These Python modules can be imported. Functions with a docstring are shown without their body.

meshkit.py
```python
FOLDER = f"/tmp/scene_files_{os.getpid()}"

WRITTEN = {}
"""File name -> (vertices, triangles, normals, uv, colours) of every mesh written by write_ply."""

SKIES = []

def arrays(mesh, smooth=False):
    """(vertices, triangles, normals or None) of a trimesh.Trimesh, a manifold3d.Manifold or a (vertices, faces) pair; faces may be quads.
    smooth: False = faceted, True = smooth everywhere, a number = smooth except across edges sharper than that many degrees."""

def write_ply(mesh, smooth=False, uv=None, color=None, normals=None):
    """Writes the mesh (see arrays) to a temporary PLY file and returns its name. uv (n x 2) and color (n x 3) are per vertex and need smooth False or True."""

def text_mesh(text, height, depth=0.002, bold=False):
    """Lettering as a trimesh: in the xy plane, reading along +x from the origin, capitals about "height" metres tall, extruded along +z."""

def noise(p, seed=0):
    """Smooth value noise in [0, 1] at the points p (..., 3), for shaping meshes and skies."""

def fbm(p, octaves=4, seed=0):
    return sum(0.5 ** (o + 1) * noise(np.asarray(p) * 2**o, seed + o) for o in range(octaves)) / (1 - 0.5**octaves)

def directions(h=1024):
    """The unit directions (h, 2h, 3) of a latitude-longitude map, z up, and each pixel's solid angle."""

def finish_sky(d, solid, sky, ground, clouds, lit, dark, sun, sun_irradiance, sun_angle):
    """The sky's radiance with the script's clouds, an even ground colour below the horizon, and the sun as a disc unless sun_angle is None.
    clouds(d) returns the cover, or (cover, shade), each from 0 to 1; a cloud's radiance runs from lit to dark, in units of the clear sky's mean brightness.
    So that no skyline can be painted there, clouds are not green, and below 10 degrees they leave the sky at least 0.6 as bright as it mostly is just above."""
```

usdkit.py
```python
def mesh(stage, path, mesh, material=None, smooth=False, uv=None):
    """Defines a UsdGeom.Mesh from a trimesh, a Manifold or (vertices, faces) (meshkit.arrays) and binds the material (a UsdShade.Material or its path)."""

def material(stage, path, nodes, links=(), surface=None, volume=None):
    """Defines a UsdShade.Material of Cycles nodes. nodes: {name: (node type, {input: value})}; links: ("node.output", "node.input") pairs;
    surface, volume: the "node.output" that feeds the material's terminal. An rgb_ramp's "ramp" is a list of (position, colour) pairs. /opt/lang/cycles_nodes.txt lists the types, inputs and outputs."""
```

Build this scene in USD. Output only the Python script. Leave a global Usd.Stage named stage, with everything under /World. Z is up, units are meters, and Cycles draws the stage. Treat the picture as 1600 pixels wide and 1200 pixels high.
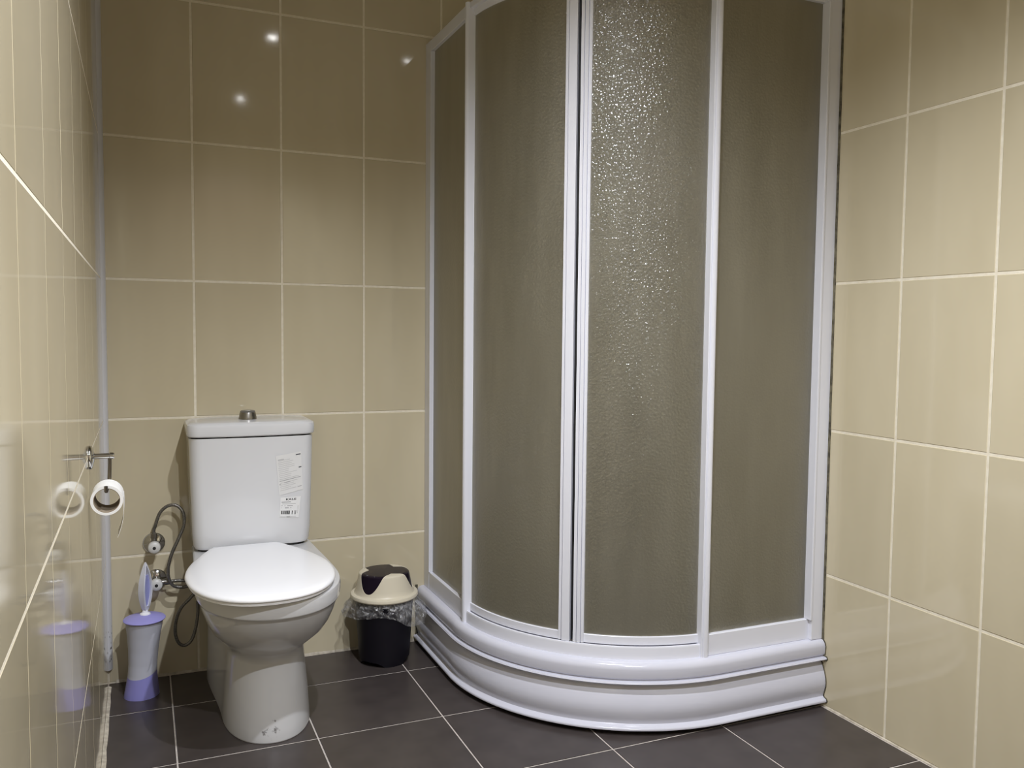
import math, random
import numpy as np
import trimesh, manifold3d as m3
from shapely.geometry import Polygon
from shapely import affinity
from pxr import Usd, UsdGeom, UsdLux, UsdShade, Gf, Sdf, Vt
import usdkit, meshkit

rnd = random.Random(7)
stage = Usd.Stage.CreateInMemory()
UsdGeom.SetStageUpAxis(stage, 'Z'); UsdGeom.SetStageMetersPerUnit(stage, 1.0)
world = UsdGeom.Xform.Define(stage, '/World'); stage.SetDefaultPrim(world.GetPrim())
UsdGeom.Scope.Define(stage, '/World/Looks')

# ------------------------------------------------------------------ camera, lamps, exposure
F_PX, CAM = 1337.7, np.array([0.1018, -2.6833, 1.0310])
YAW, PITCH, ROLL = 0.40877, -0.06168, -0.00994
EXPOSURE = 0.0
LAMP_Z = 2.4
LAMPS = [(0.694, -1.549), (0.677, -2.753), (1.370, -1.610)]
LAMP_POWER = [1.10, 1.08, 0.04]
LAMP_COLOR = (0.955, 0.985, 1.06)
LAMP_CONE = [65.0, 72.0, 38.0]
LAMP_SOFT, LAMP_GAIN = [1.0, 0.6, 0.7], 7400.0
LENS_GLOW = [60.0, 75.0, 26.0]

def camera():
    fw = np.array([math.sin(YAW)*math.cos(PITCH), math.cos(YAW)*math.cos(PITCH), math.sin(PITCH)])
    rt = np.array([math.cos(YAW), -math.sin(YAW), 0.0]); dn = np.cross(fw, rt)
    r2 = math.cos(ROLL)*rt + math.sin(ROLL)*dn; d2 = -math.sin(ROLL)*rt + math.cos(ROLL)*dn
    c = UsdGeom.Camera.Define(stage, '/World/camera')
    c.CreateHorizontalApertureAttr(36.0); c.CreateVerticalApertureAttr(27.0)
    c.CreateFocalLengthAttr(36.0*F_PX/1600); c.CreateClippingRangeAttr(Gf.Vec2f(0.01, 100))
    M = np.eye(4); M[0, :3] = r2; M[1, :3] = -d2; M[2, :3] = -fw; M[3, :3] = CAM
    UsdGeom.Xformable(c).AddTransformOp().Set(Gf.Matrix4d(M.tolist()))
    c.CreateExposureAttr(EXPOSURE)
camera()

# ------------------------------------------------------------------ room measures
W, H, YF = 1.8284, 2.40, -3.45          # width, height, wall behind the camera
ROWS = [0.3679 + 0.4*j for j in range(-1, 6)]

# ------------------------------------------------------------------ materials
LK = '/World/Looks/'
MAT = {}
def simple(name, col, rough=0.4, metal=0.0, **kw):
    n = {'base_color': col, 'roughness': rough, 'metallic': metal}; n.update(kw)
    MAT[name] = usdkit.material(stage, LK+name, {'p': ('principled_bsdf', n)}, surface='p.BSDF')
    return MAT[name]

def tile_mat(name, a, b, rough, bump, scale, stain=False):
    nodes = {
        'g': ('geometry', {}),
        'oi': ('object_info', {}),
        'map': ('mapping', {'scale': (1.0, 1.0, 0.28)}),
        'n': ('noise_texture', {'scale': scale, 'detail': 2.0, 'roughness': 0.6}),
        'r': ('rgb_ramp', {'ramp': [(0.25, a), (0.75, b)]}),
        'hsv': ('hsv', {'saturation': 1.0, 'hue': 0.5, 'fac': 1.0}),
        'mr': ('map_range', {'from_min': 0.0, 'from_max': 1.0, 'to_min': 0.965, 'to_max': 1.035}),
        'bn': ('noise_texture', {'scale': 9.0, 'detail': 0.0}),
        'b': ('bump', {'strength': 0.2, 'distance': bump}),
        'p': ('principled_bsdf', {'roughness': rough, 'ior': 1.52}),
    }
    links = [('g.position', 'map.vector'), ('map.vector', 'n.vector'), ('n.fac', 'r.fac'), ('r.color', 'hsv.color'), ('oi.random', 'mr.value'),
             ('mr.result', 'hsv.value'), ('g.position', 'bn.vector'), ('bn.fac', 'b.height'), ('b.normal', 'p.normal')]
    if stain:
        nodes.update({'d': ('vector_math', {'math_type': 'distance', 'vector2': (0.376, 0.0, 0.935)}),
                      'dr': ('rgb_ramp', {'ramp': [(0.0, (0.25,)*3), (0.009, (0.35,)*3), (0.014, (0.6,)*3), (0.019, (0.0,)*3), (1.0, (0.0,)*3)]}),
                      'mx': ('mix_color', {'b': (0.74, 0.69, 0.55)})})
        links += [('g.position', 'd.vector1'), ('d.value', 'dr.fac'), ('hsv.color', 'mx.a'), ('dr.color', 'mx.fac'), ('mx.result', 'p.base_color')]
    else:
        links += [('hsv.color', 'p.base_color')]
    MAT[name] = usdkit.material(stage, LK+name, nodes, links, surface='p.BSDF')

TILE_A, TILE_B = (0.595, 0.525, 0.365), (0.655, 0.585, 0.42)
tile_mat('wall_tile', TILE_A, TILE_B, 0.065, 0.0012, 7.0)
tile_mat('floor_tile', (0.048, 0.039, 0.037), (0.067, 0.055, 0.052), 0.33, 0.0006, 14.0)

def grout_mat(name, a, b):
    MAT[name] = usdkit.material(stage, LK+name, {
        'g': ('geometry', {}), 'n': ('noise_texture', {'scale': 60.0, 'detail': 2.0}),
        'r': ('rgb_ramp', {'ramp': [(0.3, a), (0.7, b)]}), 'b': ('bump', {'strength': 0.5, 'distance': 0.001}),
        'p': ('principled_bsdf', {'roughness': 0.85})},
        [('g.position', 'n.vector'), ('n.fac', 'r.fac'), ('r.color', 'p.base_color'), ('n.fac', 'b.height'), ('b.normal', 'p.normal')], surface='p.BSDF')
grout_mat('wall_grout', (0.80, 0.73, 0.58), (0.88, 0.82, 0.68))
grout_mat('floor_grout', (0.46, 0.42, 0.38), (0.60, 0.55, 0.50))
grout_mat('cement', (0.42, 0.37, 0.29), (0.66, 0.60, 0.49))
grout_mat('mould', (0.05, 0.045, 0.03), (0.20, 0.18, 0.12))
simple('plaster', (0.34, 0.33, 0.31), 0.8)
simple('door_wood', (0.14, 0.085, 0.05), 0.4)

# white ceramic with the scuffs at the foot of the pedestal
MAT['ceramic'] = simple('ceramic', (0.71, 0.715, 0.73), 0.09, ior=1.5)
MAT['pan_ceramic'] = usdkit.material(stage, LK+'pan_ceramic', {
    'g': ('geometry', {}),
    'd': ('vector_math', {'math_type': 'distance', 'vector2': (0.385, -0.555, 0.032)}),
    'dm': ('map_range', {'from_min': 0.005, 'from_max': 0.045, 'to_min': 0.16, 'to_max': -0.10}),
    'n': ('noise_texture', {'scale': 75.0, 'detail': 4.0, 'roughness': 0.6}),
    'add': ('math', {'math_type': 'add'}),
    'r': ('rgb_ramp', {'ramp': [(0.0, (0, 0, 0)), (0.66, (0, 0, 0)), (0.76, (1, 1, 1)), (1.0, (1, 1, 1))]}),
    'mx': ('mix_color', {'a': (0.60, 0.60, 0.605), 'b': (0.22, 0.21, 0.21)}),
    'p': ('principled_bsdf', {'roughness': 0.12, 'ior': 1.5})},
    [('g.position', 'd.vector1'), ('d.value', 'dm.value'), ('g.position', 'n.vector'), ('n.fac', 'add.value1'), ('dm.result', 'add.value2'),
     ('add.value', 'r.fac'), ('r.color', 'mx.fac'), ('mx.result', 'p.base_color')], surface='p.BSDF')
simple('seat_plastic', (0.93, 0.935, 0.96), 0.22)
simple('tray_acrylic', (0.63, 0.635, 0.715), 0.16)
simple('frame_white', (0.76, 0.77, 0.835), 0.30)
simple('pvc', (0.66, 0.66, 0.68), 0.35)
simple('chrome', (0.62, 0.62, 0.62), 0.10, 1.0)
simple('dull_metal', (0.30, 0.29, 0.27), 0.32, 1.0)
simple('rod_metal', (0.22, 0.20, 0.18), 0.25, 1.0)
simple('button_grey', (0.22, 0.22, 0.22), 0.25, 0.6)
simple('black_rubber', (0.012, 0.012, 0.014), 0.45)
simple('dark_gap', (0.03, 0.03, 0.03), 0.8)
simple('bin_black', (0.006, 0.005, 0.009), 0.5, specular_ior_level=0.3)
simple('flap_purple_black', (0.014, 0.009, 0.017), 0.12, specular_ior_level=0.12)
simple('bin_cream', (0.70, 0.64, 0.50), 0.38)
simple('knob_grey', (0.68, 0.68, 0.66), 0.35)
simple('lavender', (0.27, 0.26, 0.60), 0.38)
simple('lavender_cap', (0.37, 0.35, 0.75), 0.35)
simple('pale_lavender', (0.52, 0.53, 0.60), 0.38)
simple('inset_blue', (0.34, 0.36, 0.68), 0.4)
simple('paper', (0.86, 0.85, 0.82), 0.9)
simple('card', (0.30, 0.24, 0.17), 0.9)
simple('sticker_white', (0.83, 0.83, 0.83), 0.35)
simple('sticker_clear', (0.77, 0.77, 0.765), 0.25)
simple('ink', (0.02, 0.02, 0.02), 0.5)
simple('ink_faint', (0.60, 0.60, 0.60), 0.4)
simple('ink_dark', (0.12, 0.12, 0.13), 0.5)
simple('handle_white', (0.70, 0.71, 0.78), 0.35)
simple('ink_grey', (0.42, 0.42, 0.43), 0.5)
simple('lamp_ring', (0.75, 0.75, 0.75), 0.2, 1.0)
for i_, g_ in enumerate(LENS_GLOW):
    MAT['lamp_glow_%d' % i_] = usdkit.material(stage, LK+'lamp_glow_%d' % i_, {'e': ('emission', {'color': (1, 0.99, 0.98), 'strength': g_})}, surface='e.emission')

# braided steel hose
MAT['hose'] = usdkit.material(stage, LK+'hose', {
    'g': ('geometry', {}), 'n': ('voronoi_texture', {'scale': 420.0}),
    'r': ('rgb_ramp', {'ramp': [(0.0, (0.10, 0.095, 0.085)), (0.7, (0.26, 0.25, 0.23))]}), 'b': ('bump', {'strength': 0.6, 'distance': 0.001}),
    'p': ('principled_bsdf', {'roughness': 0.35, 'metallic': 0.8})},
    [('g.position', 'n.vector'), ('n.distance', 'r.fac'), ('r.color', 'p.base_color'), ('n.distance', 'b.height'), ('b.normal', 'p.normal')], surface='p.BSDF')

# pebbled grey-brown shower panes
MAT['pane'] = usdkit.material(stage, LK+'pane', {
    'g': ('geometry', {}),
    'n': ('noise_texture', {'scale': 170.0, 'detail': 1.0}),
    'b': ('bump', {'strength': 0.35, 'distance': 0.0010}),
    'v2': ('voronoi_texture', {'scale': 135.0}), 'n2': ('noise_texture', {'scale': 320.0, 'detail': 1.0}), 'h2': ('math', {'math_type': 'multiply_add', 'value2': 0.35}),
    'b2': ('bump', {'strength': 1.0, 'distance': 0.0021}), 'gl': ('glossy_bsdf', {'color': (0.9, 0.9, 0.92), 'roughness': 0.10}), 'm3': ('mix_closure', {'fac': 0.075}),
    'mp': ('mapping', {'scale': (7.0, 7.0, 1.1)}),
    'st': ('noise_texture', {'scale': 2.4, 'detail': 3.0, 'roughness': 0.6}),
    'sr': ('rgb_ramp', {'ramp': [(0.3, (0.38, 0.37, 0.31)), (0.7, (0.53, 0.515, 0.44))]}),
    'dif': ('diffuse_bsdf', {}),
    'trl': ('translucent_bsdf', {}),
    'm1': ('mix_closure', {'fac': 0.5}),
    'tr': ('principled_bsdf', {'base_color': (0.98, 0.962, 0.895), 'roughness': 0.42, 'transmission_weight': 1.0, 'ior': 1.24, 'thin_wall': 1}),
    'm2': ('mix_closure', {'fac': 0.30})},
    [('g.position', 'n.vector'), ('n.fac', 'b.height'),
     ('b.normal', 'tr.normal'), ('g.position', 'mp.vector'), ('mp.vector', 'st.vector'), ('st.fac', 'sr.fac'), ('sr.color', 'dif.color'), ('sr.color', 'trl.color'),
     ('dif.BSDF', 'm1.closure1'), ('trl.BSDF', 'm1.closure2'), ('tr.BSDF', 'm2.closure1'), ('m1.closure', 'm2.closure2'), ('g.position', 'v2.vector'), ('g.position', 'n2.vector'), ('n2.fac', 'h2.value1'), ('v2.distance', 'h2.value3'), ('h2.value', 'b2.height'), ('b2.normal', 'gl.normal'), ('m2.closure', 'm3.closure1'), ('gl.BSDF', 'm3.closure2')], surface='m3.closure')

# thin crinkled liner film
MAT['film'] = usdkit.material(stage, LK+'film', {
    'g': ('geometry', {}), 'mp': ('mapping', {'scale': (1.0, 1.0, 0.55), 'rotation': (0.5, 0.4, 0.0)}),
    'n': ('noise_texture', {'scale': 30.0, 'detail': 5.0, 'distortion': 2.2}), 'b': ('bump', {'strength': 1.0, 'distance': 0.012}),
    'cr': ('rgb_ramp', {'ramp': [(0.36, (0.05,)*3), (0.50, (0.16,)*3), (0.58, (0.42,)*3), (0.66, (0.14,)*3), (1.0, (0.30,)*3)]}),
    't': ('transparent_bsdf', {'color': (0.95, 0.95, 0.96)}), 'gl': ('glossy_bsdf', {'color': (0.9, 0.9, 0.9), 'roughness': 0.22}),
    'df': ('translucent_bsdf', {'color': (0.75, 0.75, 0.77)}), 'dd': ('diffuse_bsdf', {'color': (0.75, 0.75, 0.77)}),
    'm0': ('mix_closure', {'fac': 0.6}), 'm1': ('mix_closure', {'fac': 0.16}), 'm2': ('mix_closure', {})},
    [('g.position', 'mp.vector'), ('mp.vector', 'n.vector'), ('n.fac', 'b.height'), ('b.normal', 'gl.normal'), ('n.fac', 'cr.fac'), ('cr.color', 'm2.fac'), ('df.BSDF', 'm0.closure1'), ('dd.BSDF', 'm0.closure2'),
     ('t.BSDF', 'm1.closure1'), ('gl.BSDF', 'm1.closure2'), ('m1.closure', 'm2.closure1'), ('m0.closure', 'm2.closure2')], surface='m2.closure')

# ------------------------------------------------------------------ prim helpers
USED = {}
def numbered(path):
    k = USED.get(path, -1) + 1; USED[path] = k
    return path if k == 0 else '%s_%03d' % (path, k)
def setdata(p, **kw):
    for k, v in kw.items():
        if v: p.SetCustomDataByKey(k, v)
    return p
ORIGIN = {}
def obj(name, mesh, mat, parent=None, smooth=False, **data):
    """One Mesh prim; mesh in world coordinates, stored relative to its thing's base."""
    base = parent.GetPath().pathString if parent is not None else '/World'
    top = '/'.join(base.split('/')[:3])
    v, f, n = meshkit.arrays(mesh, smooth)
    if parent is not None:
        v = v - np.array(ORIGIN.get(top, (0, 0, 0)))
    path = numbered(base+'/'+name)
    m = UsdGeom.Mesh.Define(stage, path)
    m.CreatePointsAttr(Vt.Vec3fArray.FromNumpy(v.astype(np.float32)))
    m.CreateFaceVertexCountsAttr(Vt.IntArray.FromNumpy(np.full(len(f), 3, np.int32)))
    m.CreateFaceVertexIndicesAttr(Vt.IntArray.FromNumpy(f.astype(np.int32).ravel()))
    m.CreateSubdivisionSchemeAttr('none')
    if n is not None:
        m.CreateNormalsAttr(Vt.Vec3fArray.FromNumpy(n.astype(np.float32))); m.SetNormalsInterpolation('vertex')
    UsdShade.MaterialBindingAPI.Apply(m.GetPrim()).Bind(MAT[mat])
    setdata(m.GetPrim(), **data)
    return m.GetPrim()
def new(name, label, cat, loc=(0, 0, 0), group=None, kind=None):
    x = UsdGeom.Xform.Define(stage, numbered('/World/'+name))
    if any(loc): x.AddTranslateOp().Set(Gf.Vec3d(*map(float, loc)))
    setdata(x.GetPrim(), label=label, category=cat, group=group, kind=kind)
    ORIGIN[x.GetPath().pathString] = loc
    return x.GetPrim()

# ------------------------------------------------------------------ mesh helpers
def TM(v, f): return trimesh.Trimesh(np.asarray(v, float), np.asarray(f), process=False)
def cat(*ms): return trimesh.util.concatenate([m for m in ms])
def box(x0, x1, y0, y1, z0, z1):
    m = trimesh.creation.box((abs(x1-x0), abs(y1-y0), abs(z1-z0))); m.apply_translation(((x0+x1)/2, (y0+y1)/2, (z0+z1)/2)); return m
def rbox(x0, x1, y0, y1, z0, z1, r, seg=16):
    s = m3.Manifold.sphere(r, seg)
    return m3.Manifold.batch_hull([s.translate((x, y, z)) for x in (x0+r, x1-r) for y in (y0+r, y1-r) for z in (z0+r, z1-r)])
def fromman(m):
    k = m.to_mesh(); return trimesh.Trimesh(k.vert_properties[:, :3], k.tri_verts, process=True)
def toman(t):
    return m3.Manifold(m3.Mesh(np.asarray(t.vertices, np.float32), np.asarray(t.faces, np.uint32)))
def grid_faces(r, c, wrap=True):
    f = []
    for i in range(r-1):
        for j in range(c if wrap else c-1):
            a, b = i*c+j, i*c+(j+1) % c
            f += [(a, b, b+c), (a, b+c, a+c)]
    return f
def loft(loops, cap0=True, cap1=True):
    L = np.asarray(loops, float); r, c = L.shape[:2]
    v = L.reshape(-1, 3); f = grid_faces(r, c)
    vs = [v]; n = len(v)
    if cap0:
        vs.append(L[0].mean(0)[None]); f += [(n, (j+1) % c, j) for j in range(c)]; n += 1
    if cap1:
        vs.append(L[-1].mean(0)[None]); o = (r-1)*c; f += [(n, o+j, o+(j+1) % c) for j in range(c)]; n += 1
    m = TM(np.vstack(vs), f)
    if m.volume < 0: m.invert()
    return m
def lathe(prof, n=48, c=(0, 0), warp=None):
    """prof: (r, z) from bottom to top."""
    a = np.arange(n)*2*np.pi/n
    L = [np.stack([c[0]+r*np.cos(a), c[1]+r*np.sin(a), np.full(n, z)], 1) for r, z in prof]
    return loft(L)
def smooth_path(pts, n=12):
    p = np.asarray(pts, float); q = np.vstack([2*p[0]-p[1], p, 2*p[-1]-p[-2]]); out = []
    for i in range(1, len(q)-2):
        for t in np.linspace(0, 1, n, endpoint=False):
            a, b, c, d = q[i-1:i+3]
            out.append(0.5*((2*b)+(-a+c)*t+(2*a-5*b+4*c-d)*t*t+(-a+3*b-3*c+d)*t**3))
    out.append(p[-1]); return np.array(out)
def tube(pts, r, sides=12):
    p = np.asarray(pts, float); t = np.gradient(p, axis=0); t /= np.linalg.norm(t, axis=1)[:, None]
    u = np.cross(t[0], [0, 0, 1.0]);
    if np.linalg.norm(u) < .1: u = np.cross(t[0], [1.0, 0, 0])
    u /= np.linalg.norm(u); R = np.broadcast_to(r, (len(p),)); L = []
    a = np.arange(sides)*2*np.pi/sides
    for i in range(len(p)):
        u = u-t[i]*(u@t[i]); u /= np.linalg.norm(u); w = np.cross(t[i], u)
        L.append(p[i]+R[i]*(np.cos(a)[:, None]*u+np.sin(a)[:, None]*w))
    return loft(L)
def cyl(p0, p1, r0, r1=None, n=32):
    p0, p1 = np.asarray(p0, float), np.asarray(p1, float)
    return tube(np.linspace(p0, p1, 2), [r0, r0 if r1 is None else r1], n)
def lathe_axis(prof, p0, axis, n=36):
    """(r, h) profile turned about an axis through p0."""
    m = lathe(prof, n); T = trimesh.geometry.align_vectors([0, 0, 1], axis); m.apply_transform(T); m.apply_translation(p0); return m

# ------------------------------------------------------------------ the room: tiles on grout
TT = 0.008                                  # tile thickness
def tile_mesh(u0, u1, v0, v1, bev=0.0016, t=TT):
    """Bevelled slab in u, v with its face at w = 0 and its back at w = -t."""
    def ring(d, w): return [(u0+d, v0+d, w), (u1-d, v0+d, w), (u1-d, v1-d, w), (u0+d, v1-d, w)]
    v = ring(bev, 0)+ring(bev*0.3, -bev*0.35)+ring(0, -bev)+ring(0, -t)
    f = [(0, 1, 2), (0, 2, 3)]
    for k in range(3):
        for j in range(4):
            a, b = 4*k+j, 4*k+(j+1) % 4
            f += [(a, a+4, b+4), (a, b+4, b)]
    return np.array(v), np.array(f)
def lay(parent, name, mat, us, vs, joint, place, jitter=0.00025, bev=0.0016, ju=None):
    ju = ju or joint
    for i in range(len(us)-1):
        for j in range(len(vs)-1):
            u0, u1, v0, v1 = us[i]+ju/2, us[i+1]-ju/2, vs[j]+joint/2, vs[j+1]-joint/2
            if u1-u0 < 0.012 or v1-v0 < 0.012: continue
            v, f = tile_mesh(u0, u1, v0, v1, bev)
            dx, dy, dz = (rnd.uniform(-1, 1)*jitter for _ in range(3))
            v[:, 2] += dz*0.6 + dx*(v[:, 0]-(u0+u1)/2)/(u1-u0)*0.6 + dy*(v[:, 1]-(v0+v1)/2)/(v1-v0)*0.6
            obj(name, TM(place(v), f), mat, parent)
GAP = 0.0010
def joints(a0, step, lo, hi):
    k = [a0+step*i for i in range(-40, 41)]
    return [lo]+[x for x in k if lo+0.004 < x < hi-0.004]+[hi]
zs = joints(ROWS[0], 0.4, 0.0, H)
# back wall: faces -Y, surface at Y = 0
wb = new('wall_back', None, None, kind='structure')
obj('grout', box(-0.1, W+0.1, GAP, 0.10, -0.02, H+0.02), 'wall_grout', wb)
lay(wb, 'wall_tile', 'wall_tile', joints(0.2458, 0.25243, 0.0, W), zs, 0.0060, lambda v: np.stack([v[:, 0], -v[:, 2], v[:, 1]], 1))
wr = new('wall_right', None, None, kind='structure')
obj('grout', box(W+GAP, W+0.10, YF, 0.0, -0.02, H+0.02), 'wall_grout', wr)
lay(wr, 'wall_tile', 'wall_tile', joints(-1.1117, 0.25555, YF, 0.0), zs, 0.0060, lambda v: np.stack([W-v[:, 2], v[:, 0], v[:, 1]], 1), )
wl = new('wall_left', None, None, kind='structure')
obj('grout', box(-0.10, -0.0004, YF, 0.0, -0.02, H+0.02), 'wall_grout', wl)
lay(wl, 'wall_tile', 'wall_tile', joints(-1.785, 0.25243, YF, -0.0005), zs, 0.0048, lambda v: np.stack([v[:, 2], v[:, 0], v[:, 1]], 1), jitter=0.0001, bev=0.0006, ju=0.0022)
wf = new('wall_front', None, None, kind='structure')
obj('grout', box(-0.1, W+0.1, YF-0.10, YF-GAP, -0.02, H+0.02), 'wall_grout', wf)
lay(wf, 'wall_tile', 'wall_tile', joints(0.2458, 0.25243, 0.0, W), zs, 0.0060, lambda v: np.stack([v[:, 0], YF+v[:, 2], v[:, 1]], 1))
dr = new('door_1', None, None, kind='structure')
obj('door_leaf', rbox(0.12, 0.92, YF+0.002, YF+0.045, 0.008, 2.03, 0.004), 'door_wood', dr)
obj('door_frame', cat(box(0.05, 0.115, YF+0.0005, YF+0.03, 0.0, 2.10), box(0.925, 0.99, YF+0.0005, YF+0.03, 0.0, 2.10), box(0.115, 0.925, YF+0.0005, YF+0.03, 2.035, 2.10)), 'door_wood', dr)
obj('door_handle', tube([(0.86, YF+0.045, 1.02), (0.86, YF+0.09, 1.02), (0.85, YF+0.095, 1.02), (0.75, YF+0.095, 1.02)], 0.009), 'chrome', dr)
fl = new('floor', None, None, kind='structure')
obj('grout', box(-0.1, W+0.1, YF-0.1, 0.1, -0.10, -0.0012), 'floor_grout', fl)
lay(fl, 'floor_tile', 'floor_tile', joints(0.1654, 0.33134, 0.0, W), joints(-0.2318, 0.33134, YF, 0.0), 0.0034, lambda v: v, 0.0002)
c = obj('ceiling', box(-0.1, W+0.1, YF-0.1, 0.1, H, H+0.06), 'plaster'); setdata(c, kind='structure')

# plastic bead in the back left corner, cement fillets along the floor
a = np.linspace(0, np.pi/2, 9)
bead = Polygon([(0, 0)]+[(0.0125*math.cos(t), -0.020*math.sin(t)) for t in a])
b = trimesh.creation.extrude_polygon(bead, 2.40-0.045); b.apply_translation((0.0, 0.0, 0.045))
t1 = new('trim_1', None, None, kind='structure')
obj('bead', b, 'pvc', t1, smooth=40)
pr = []
for z0, x0, x1, dz in [(0.158, 0.003, 0.0115, 0.016), (0.143, 0.005, 0.0105, 0.012), (0.124, 0.0085, 0.0118, 0.020), (0.108, 0.0070, 0.0100, 0.006), (0.098, 0.0005, 0.0118, 0.003), (0.084, 0.0075, 0.0110, 0.016), (0.071, 0.0045, 0.0090, 0.010)]:
    def sy(x): return -0.020*math.sqrt(max(0, 1-(x/0.0125)**2))-0.0004
    q = [(x0, sy(x0), z0-0.003), (x0, sy(x0), z0+0.002), (x1, sy(x1), z0+dz), (x1, sy(x1), z0+dz-0.006)]
    q2 = [(x, y+0.0006, z) for x, y, z in q]
    v = np.array(q+q2); pr.append(trimesh.convex.convex_hull(v))
obj('print', cat(*pr), 'ink', t1, kind='stuff')
def fillet(name, a0, a1, n, w, h):
    """Rough cement strip along the floor from a0 to a1, n pointing into the room."""
    a0, a1, n = map(np.asarray, (a0, a1, n)); k = 60; L = []
    for i in range(k+1):
        p = a0+(a1-a0)*i/k; s = 0.75+0.5*float(meshkit.noise(np.array([[i*0.9, n[0]*3.1, 2.2]]))[0])
        L.append([(*p, -0.001), (*(p+n*w*s), -0.001), (*(p+n*w*s*0.9), 0.0012), (*(p+n*w*0.4), h*s*0.7), (*(p+n*0.0005), h*s)])
    m = loft(L)
    setdata(obj(name, m, 'cement', smooth=35), kind='structure')
fillet('baseboard_left', (0.0, -0.03), (0.0, YF), (1.0, 0.0), 0.010, 0.004)
fillet('baseboard_back', (0.02, 0.0), (0.935, 0.0), (0.0, -1.0), 0.004, 0.008)
fillet('baseboard_right', (W, -0.92), (W, YF), (-1.0, 0.0), 0.004, 0.004)

# ------------------------------------------------------------------ ceiling downlights
def downlight(i):
    x, y = LAMPS[i]
    labs = ['round recessed ceiling downlight on the left side of the room, nearer the back wall',
            'recessed round ceiling downlight above the left side of the room, nearest the camera',
            'recessed round ceiling downlight above the right side of the room']
    t = new('ceiling_downlight', labs[i], 'ceiling light', (x, y, H), group='recessed downlights in the ceiling')
    ring = lathe([(0.030, H-0.0005), (0.045, H-0.0005), (0.044, H-0.004), (0.036, H-0.006), (0.030, H-0.003)], 40, (x, y))
    # open ring
    a_ = np.arange(40)*2*np.pi/40
    L = [np.stack([x+r*np.cos(a_), y+r*np.sin(a_), np.full(40, z)], 1) for r, z in [(0.031, H-0.0004), (0.045, H-0.0004), (0.0445, H-0.004), (0.037, H-0.006), (0.031, H-0.0035), (0.031, H-0.0004)]]
    obj('ring', loft(L, False, False), 'lamp_ring', t, smooth=40)
    obj('lens', lathe([(0.019, H-0.0022), (0.019, H-0.0008)], 14, (x, y)), 'lamp_glow_%d' % i, t)
    l = UsdLux.SphereLight.Define(stage, t.GetPath().AppendChild('bulb'))
    l.CreateRadiusAttr(0.020); l.CreateIntensityAttr(LAMP_POWER[i]*LAMP_GAIN); l.CreateColorAttr(Gf.Vec3f(*LAMP_COLOR))
    l.AddTranslateOp().Set(Gf.Vec3d(0, 0, -0.024))
    s = UsdLux.ShapingAPI.Apply(l.GetPrim()); s.CreateShapingConeAngleAttr(LAMP_CONE[i]); s.CreateShapingConeSoftnessAttr(LAMP_SOFT[i])
for i in range(len(LAMPS)): downlight(i)

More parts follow.
